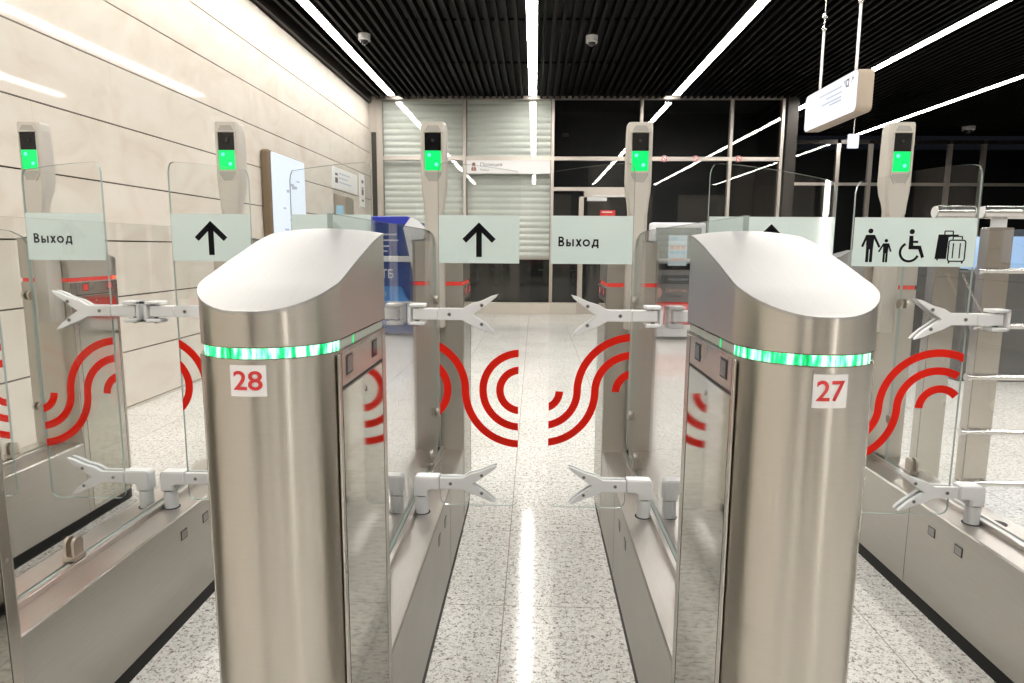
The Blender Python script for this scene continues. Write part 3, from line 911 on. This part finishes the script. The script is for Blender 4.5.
for i, xx in enumerate((2.085, 2.585, 3.275)):
    t = thing('round_warning_sticker', ['small round red and white sticker on the rail nearest the exit door', 'small round red and white sticker on the rail between its two like neighbours', 'small round red and white sticker on the rail farthest from the exit door'][i], 'sticker', (xx, YB + .004, 2.545))
    m = MB(); m.cyl((0, 0, 0), (0, -.003, 0), .052, 'paper', 20); m.build('disc', t)
    m = MB(); pth = arc(0, 0, .040, 0, 360, 24); stroke(m, pth, .014, -9, 9, -.005, -.003, 'red_ink'); limb(m, (-.02, .02), (.02, -.02), .014, -.005, -.003, 'red_ink'); m.build('print', t)
# police sign
t = thing('office_sign', 'white police office sign across the top of the roller shutter', 'sign', ((XM[1] + XM[2]) / 2, YB + .005, 2.40))
MB().box((-.685, -.03, -.105), (.685, 0, .108), 'paper', .002, 1).build('board', t)
m = MB(); m.cyl((-.565, -.032, .045), (-.565, -.0305, .045), .030, 'brown_icon', 16)
m.prism([(-.605, -.06), (-.605, -.015), (-.585, .012), (-.575, .012), (-.5665, -.02), (-.5665, -.06)], 1, -.032, -.030, 'brown_icon')
m.prism([(-.525, -.06), (-.525, -.015), (-.545, .012), (-.555, .012), (-.5635, -.02), (-.5635, -.06)], 1, -.032, -.030, 'brown_icon')
m.build('officer_icon', t)
m = MB(); put_text(m, 'Полиция', -.455, .002, -.10, .072, -.0305, 'dark_panel'); put_text(m, 'Police', -.455, -.062, -.315, -.025, -.0305, 'grey_panel'); m.build('lettering', t)

# column beside the glazing, return wall and the farther glazing on the right
co = MB(); co.box((3.99, YB - .05, 0), (4.17, YB + .35, ZC), 'frame_dark', .01, 2); co.build('trim_4', kind='structure')
rt = MB(); rt.box((4.17, YB + .35, 0), (4.27, YB2, ZC), 'black_panel'); rt.build('wall_return', kind='structure')
fr = MB()
for xm in (4.35, 6.40, 7.08, 8.72, 9.42, 11.0):
    fr.box((xm - .04, YB2, 0), (xm + .04, YB2 + .08, 3.40), 'frame')
fr.box((4.27, YB2, 3.32), (XR, YB2 + .08, 3.40), 'frame_dark')
fr.box((4.27, YB2 + .005, 2.46), (XR, YB2 + .07, 2.52), 'frame')
fr.build('window_4', kind='structure')
MB().box((4.27, YB2 + .03, 0), (XR, YB2 + .04, 3.32), 'pane').build('window_5', kind='structure')
MB().box((4.27, YB2 + 2.2, 0), (XR, YB2 + 2.3, ZC), 'night').build('wall_back_right', kind='structure')
MB().box((XR, YR, 0), (XR + .1, YB2 + 2.2, ZC + .2), 'black_panel').build('wall_right', kind='structure')
rw = MB(); rw.box((XL - .1, YR - .1, 0), (XR, YR, ZC + .2), 'rear_dark')
for a, b, mm in ((-2.7, -1.75, 'rear'), (-.95, -.15, 'rear'), (.55, 1.35, 'rear'), (2.0, 2.8, 'rear'), (3.9, 4.4, 'rear'), (5.4, 7.2, 'rear')):  # unseen pale piers, added so the steel noses mirror vertical streaks
    rw.box((a, YR, 0), (b, YR + .25, 3.1), mm, .01, 1)
rw.build('wall_rear', kind='structure')

# ------------------------------------------------------------------ things on and near the walls
t = thing('wall_lightbox', 'lit white map lightbox with bronze case on the marble wall', 'lightbox', (XL, 7.06, .95))
m = MB(); m.box((0, -.50, 0), (.10, .50, 1.10), 'bronze', .03, 4); m.build('case', t)
m = MB(); m.prism([(y, z) for y, z in rrect(-.475, .02, .475, 1.08, .035)], 0, .1005, .104, 'lightbox'); fc_ = m.build('lit_face', t)
m = MB()
random.seed(3)
for i in range(14):
    a = random.uniform(-.35, .3); b = random.uniform(.15, .85)
    m.box((.104, a, b), (.1045, a + random.uniform(.04, .12), b + random.uniform(.01, .03)), 'pale_text')
m.build('print', fc_)
t = thing('wall_sign', 'wide white information plate with small icon high on the marble wall', 'sign', (XL, 9.5, 1.90))
m = MB(); m.box((0, -.62, -.02), (.012, .62, .27), 'paper', .002, 1); m.build('plate', t)
m = MB(); m.box((.012, -.50, .06), (.013, -.38, .13), 'dark_panel'); m.box((.012, -.50, .16), (.013, -.38, .19), 'dark_panel')
for z, l in ((.19, .55), (.13, .42), (.07, .6)): m.box((.012, -.32, z), (.013, -.32 + l, z + .018), 'pale_text')
m.build('print', t)
t = thing('wall_sign', 'tall narrow white plate on the marble wall next to the dark strip', 'sign', (XL, 10.42, 1.72))
m = MB(); m.box((0, -.14, 0), (.012, .14, .50), 'paper', .002, 1); m.build('plate', t)
m = MB()
for z, h_ in ((.36, .05), (.28, .02), (.18, .09), (.08, .03)): m.box((.012, -.05, z), (.013, .06, z + h_), 'dark_panel')
m.build('print', t)
t = thing('wall_intercom', 'grey metal intercom box on the marble wall below the plates', 'intercom', (XL, 9.15, 1.48))
m = MB(); m.prism([(0, 0), (.16, 0), (.16, .29), (.0, .33)], 1, -.20, .20, 'nickel', bev=.004); m.build('case', t)
m = MB(); m.box((.03, -.203, .05), (.13, -.200, .17), 'sky_print'); m.build('screen', t)

def dome_camera(label, x, y, r=.055):
    t = thing('dome_camera', label, 'camera', (x, y, ZC - .045))
    m = MB(); m.cyl((0, 0, .144), (0, 0, 0), .03, 'frame_dark', 12); m.cyl((0, 0, 0), (0, 0, -.07), r * 1.25, 'paper', 24, r2=r * 1.2); m.build('housing', t)
    m = MB(); m.sphere((0, 0, -.075), r * .8, 'screen_black', (1, 1, .9)); m.build('dome', t)
dome_camera('white dome camera on the slatted ceiling near the marble wall', -1.95, 7.75)
dome_camera('white dome camera on the slatted ceiling right of the middle light line', .62, 7.85)
dome_camera('small white dome camera on the ceiling far off above the dark glazing', 8.35, 13.4, .09)
t = thing('far_lit_sign', 'small white lit box hanging far off near the dark glazing', 'sign', (5.53, 12.0, 2.86))
MB().box((-.09, -.03, 0), (.09, .03, .24), 'sign_white', .01, 2).build('lit_box', t)
MB().cyl((0, 0, .24), (0, 0, ZC - 2.90), .008, 'frame', 10).build('rod', t)

# hanging direction sign
t = thing('hanging_direction_sign', 'rounded white lit direction sign hung from the ceiling on two steel rods', 'sign', (2.345, 5.55, 2.11))
m = MB(); m.prism(rrect(-.47, 0, .47, .305, .045), 0, 0, .115, 'beige_side', bev=.004); m.build('case', t)
m = MB(); m.prism(rrect(-.462, .006, .462, .299, .042), 0, -.004, 0, 'sign_white'); sf = m.build('lit_face', t)
m = MB()
X_ = -.0046
m.box((X_, -.335, .205), (-.004, -.29, .265), 'dark_panel'); m.box((X_ - .0003, -.322, .218), (X_, -.303, .252), 'sign_white')
m.prism([(-.285, .265), (-.235, .265), (-.285, .205)], 0, X_, -.004, 'pale_text')
limb2 = [(-.372, .262), (-.40, .262), (-.40, .235), (-.394, .235), (-.394, .252), (-.367, .222), (-.363, .227), (-.388, .256), (-.372, .256)]
m.prism(limb2, 0, X_, -.004, 'dark_panel')
for z, a, b in ((.225, -.22, .16), (.185, -.22, .05), (.15, -.22, .12), (.125, -.22, -.02)): 
    y = a
    while y < b: m.box((X_, y, z), (-.004, y + .016, z + .016), 'pale_text'); y += .021
m.build('print', sf)
for yy in (-.30, .33):
    m = MB(); m.cyl((.055, yy, .30), (.055, yy, .80), .011, 'paper', 14); m.cyl((.055, yy, .80), (.055, yy, ZC - 2.11), .005, 'frame', 10); r_ = m.build('rod', t)
    m = MB()
    for z in (.82, .92): m.sphere((.055, yy, z), .020, 'chrome', (1, 1, 1.2), 14, 8)
    m.cyl((.055, yy, .82), (.055, yy, .92), .008, 'chrome', 12); m.build('turnbuckle', r_)

# blue cash machine behind cabinet 28
t = thing('cash_machine', 'tall deep blue bank cash machine with white swoosh behind cabinet 28', 'cash machine', (-1.69, 8.0, 0))
MB().box((-.32, 0, .04), (.30, .6, 1.40), 'atm_blue', .01, 2).build('cabinet', t)
MB().box((-.34, -.03, 1.375), (.16, .30, 1.465), 'atm_bright', .006, 1).build('header', t)
m = MB(); m.prism([(.10, 1.33), (.20, 1.465), (.30, 1.40), (.37, 1.33), (.30, .95), (.27, .80), (.21, .80), (.13, 1.20)], 1, -.035, -.002, 'atm_white', bev=.004); m.build('side_swoosh', t)
m = MB(); m.box((-.20, -.03, .92), (.27, -.002, .99), 'atm_white', .01, 2); m.build('ledge', t)
m = MB(); m.prism([(-.32, .42), (.16, .42), (.06, .62), (-.32, .62)], 1, -.006, -.001, 'atm_light'); m.build('light_panel', t)
m = MB()
for z, l in ((1.24, .24), (1.17, .26), (1.10, .14), (1.04, .12)): m.box((-.22, -.008, z), (-.22 + l, -.001, z + .018), 'atm_white')
m.box((-.10, -.008, .42), (.24, -.001, .438), 'atm_white')
put_text(m, 'ВТБ', -.26, .72, -.03, .83, -.008, 'atm_white', .02)
put_text(m, 'банкомату', -.36, .50, -.12, .56, -.008, 'atm_white')
m.build('lettering', t)

# ticket kiosk behind cabinet 27
t = thing('ticket_kiosk', 'ticket kiosk with white framed screen and red lower panel beside cabinet 27', 'ticket kiosk', (1.72, 8.0, 0))
MB().box((-.34, .0, .04), (.34, .5, .92), 'grey_panel', .008, 1).build('cabinet', t)
m = MB(); m.box((-.34, -.02, .93), (.32, .12, 1.41), 'atm_white', .03, 4); fr_ = m.build('screen_frame', t)
m = MB(); m.box((-.275, -.024, .985), (.265, -.02, 1.35), 'kiosk_screen'); sc_ = m.build('screen', t)
m = MB()
for z in (1.05, 1.10, 1.15, 1.20, 1.25, 1.30): m.box((.0, -.026, z), (.25, -.024, z + .012), 'grey_panel')
m.build('print', sc_)
m = MB(); m.box((-.12, -.03, .90), (.10, -.026, 1.26), 'notice'); nt2 = m.build('notice_sheet', t)
m = MB()
for k in range(3):
    m.box((-.10 + .065 * k, -.031, 1.09), (-.05 + .065 * k, -.030, 1.14), 'pink'); m.box((-.10 + .065 * k, -.031, 1.03), (-.05 + .065 * k, -.030, 1.075), 'sky_print')
m.box((-.09, -.031, 1.21), (-.03, -.030, 1.235), 'sky_print'); m.box((-.10, -.031, .96), (.08, -.030, .985), 'pink')
m.build('print', nt2)
MB().box((-.34, -.012, .85), (.34, 0, .92), 'screen_black').build('display_slot', t)
m = MB(); m.box((-.34, -.012, .68), (.34, 0, .785), 'dark_panel'); pa = m.build('info_panel', t)
m = MB(); put_text(m, 'Касса билетов', -.10, .72, .22, .755, -.0135, 'pale_text'); m.build('lettering', pa)
m = MB(); m.cyl((-.235, -.014, .575), (-.235, -.012, .575), .065, 'pink', 20); put_text(m, 'Билеты', -.13, .58, .12, .63, -.0135, 'pink'); put_text(m, 'Тройка', -.13, .51, .05, .555, -.0135, 'dark_panel'); m.build('lettering', t)
MB().box((-.35, -.02, .19), (.35, 0, .46), 'red_panel', .004, 1).build('red_panel', t)
MB().box((-.35, -.03, .04), (.35, 0, .185), 'atm_white', .004, 1).build('foot_panel', t)

# railings with chrome handrail beyond the wide lane
def railing(label, x0, x1, px, group=None):
    t = thing('steel_railing', label, 'railing', (x0, 2.63, 0))
    L_ = x1 - x0
    m = MB(); m.cyl((0, 0, 1.247), (L_, 0, 1.247), .0245, 'chrome', 28); hr = m.build('handrail', t)
    m = MB()
    for x in (-.002, L_ + .002):
        m = MB(); m.cyl((x - .002, 0, 1.247), (x + .002, 0, 1.247), .0215, 'paper', 24)
        m.build('end_cap', hr)
    for p_ in px:
        m = MB(); m.box((p_ - x0 - .048, -.02, 0), (p_ - x0 + .048, .03, 1.19), 'steel_side', .002, 1)
        m.box((p_ - x0 - .030, -.004, 1.17), (p_ - x0 + .030, .006, 1.235), 'white_metal', .002, 1); m.build('post', t)
    return t
railing('short chrome topped railing post seen through the pictogram leaf', 1.545, 1.685, (1.60,))
r2 = railing('long chrome topped railing with cross bars at the right edge of the photo', 1.722, 3.3, (1.79, 3.1))
for z in (1.025, .81, .607, .385, .173):
    m = MB(); m.cyl((-.012, -.035, z), (1.56, -.035, z), .0105, 'chrome', 16); m.cyl((-.018, -.035, z), (-.006, -.035, z), .0165, 'chrome', 16); m.build('cross_bar', r2)
# chain
t = thing('hanging_chain', 'thin steel chain hanging between the two railing posts', 'chain', (1.63, 2.56, 1.02))
random.seed(1); pts = []
n = 15
for i in range(n + 1):
    u = i / n; pts.append(Vector((.13 * u, 0, -.01 - .20 * u + .05 * (u * u - u))))
for i in range(n):
    a, b = pts[i], pts[i + 1]; m = MB(); d = b - a
    sx = .0035
    ring_p = []
    for k in range(10):
        an = 2 * PI * k / 10
        nn = Vector((0, 1, 0)) if i % 2 else Vector((-d.z, 0, d.x)).normalized()
        ring_p.append((a + b) / 2 + d * .62 * math.cos(an) + nn * sx * math.sin(an))
    for k in range(10): m.cyl(ring_p[k], ring_p[(k + 1) % 10], .0011, 'nickel', 6)
    m.build('link', t)
# pale blue machine seen behind the railing
t = thing('pale_blue_machine', 'pale blue lit machine seen low behind the long railing', 'machine', (3.95, 5.6, 0))
MB().box((-.35, 0, 0), (.55, .5, .93), 'dark_panel', .01, 2).build('base', t)
m = MB(); m.prism([(-.30, .95), (.60, .95), (.62, 1.22), (-.18, 1.22)], 1, -.02, .35, 'blue_glow', bev=.01); m.build('lit_head', t)
# low dark counter behind the wide lane
t = thing('dark_counter', 'low dark grey counter with sloping end beyond the wide lane', 'counter', (2.9, 6.6, 0))
MB().prism([(-.55, 0), (1.2, 0), (1.2, 1.10), (.35, 1.10), (-.55, .85)], 1, 0, .4, 'dark_panel', bev=.006).build('body', t)

# upright lamp on the wall behind the viewer, mirrored in the wide leaf
t = thing('upright_wall_lamp', 'slim upright white lamp mirrored in the wide leaf beside the pictogram leaf', 'lamp', (3.0, YR, .55))
MB().box((-.055, 0, 0), (.055, .04, 1.28), 'frame', .004, 1).build('back_plate', t)
MB().box((-.026, .04, .01), (.026, .07, 1.27), 'strip_light', .01, 2).build('lit_tube', t)

# ------------------------------------------------------------------ world, camera, view
wd = bpy.data.worlds.new('world'); scene.world = wd; wd.use_nodes = True
wd.node_tree.nodes['Background'].inputs[0].default_value = (.02, .022, .03, 1)
wd.node_tree.nodes['Background'].inputs[1].default_value = .3
pit, yaw, roll = math.radians(8.15), math.radians(-1.9), math.radians(.4)
cp, sp, cy, sy, crr, sr = math.cos(pit), math.sin(pit), math.cos(yaw), math.sin(yaw), math.cos(roll), math.sin(roll)
fw = Vector((sy * cp, cy * cp, -sp)); r0 = Vector((cy, -sy, 0)); u0 = r0.cross(fw)
rt_ = crr * r0 + sr * u0; up = -sr * r0 + crr * u0
cam = bpy.data.cameras.new('camera'); co_ = bpy.data.objects.new('camera', cam); COL.objects.link(co_)
R = Matrix((rt_, up, -fw)).transposed().to_4x4()
co_.matrix_world = Matrix.Translation((0, 0, 1.10)) @ R
cam.sensor_fit = 'HORIZONTAL'; cam.sensor_width = 36; cam.lens = 655 / 1024 * 36
cam.clip_start = .02; cam.clip_end = 100
scene.camera = co_
scene.view_settings.view_transform = 'Standard'; scene.view_settings.look = 'None'
scene.view_settings.exposure = 0; scene.view_settings.gamma = 1
scene.view_settings.use_curve_mapping = False
scene.cycles.max_bounces = 12; scene.cycles.transparent_max_bounces = 24; scene.cycles.glossy_bounces = 6
scene.cycles.caustics_reflective = False; scene.cycles.caustics_refractive = False
scene.cycles.sample_clamp_indirect = 4
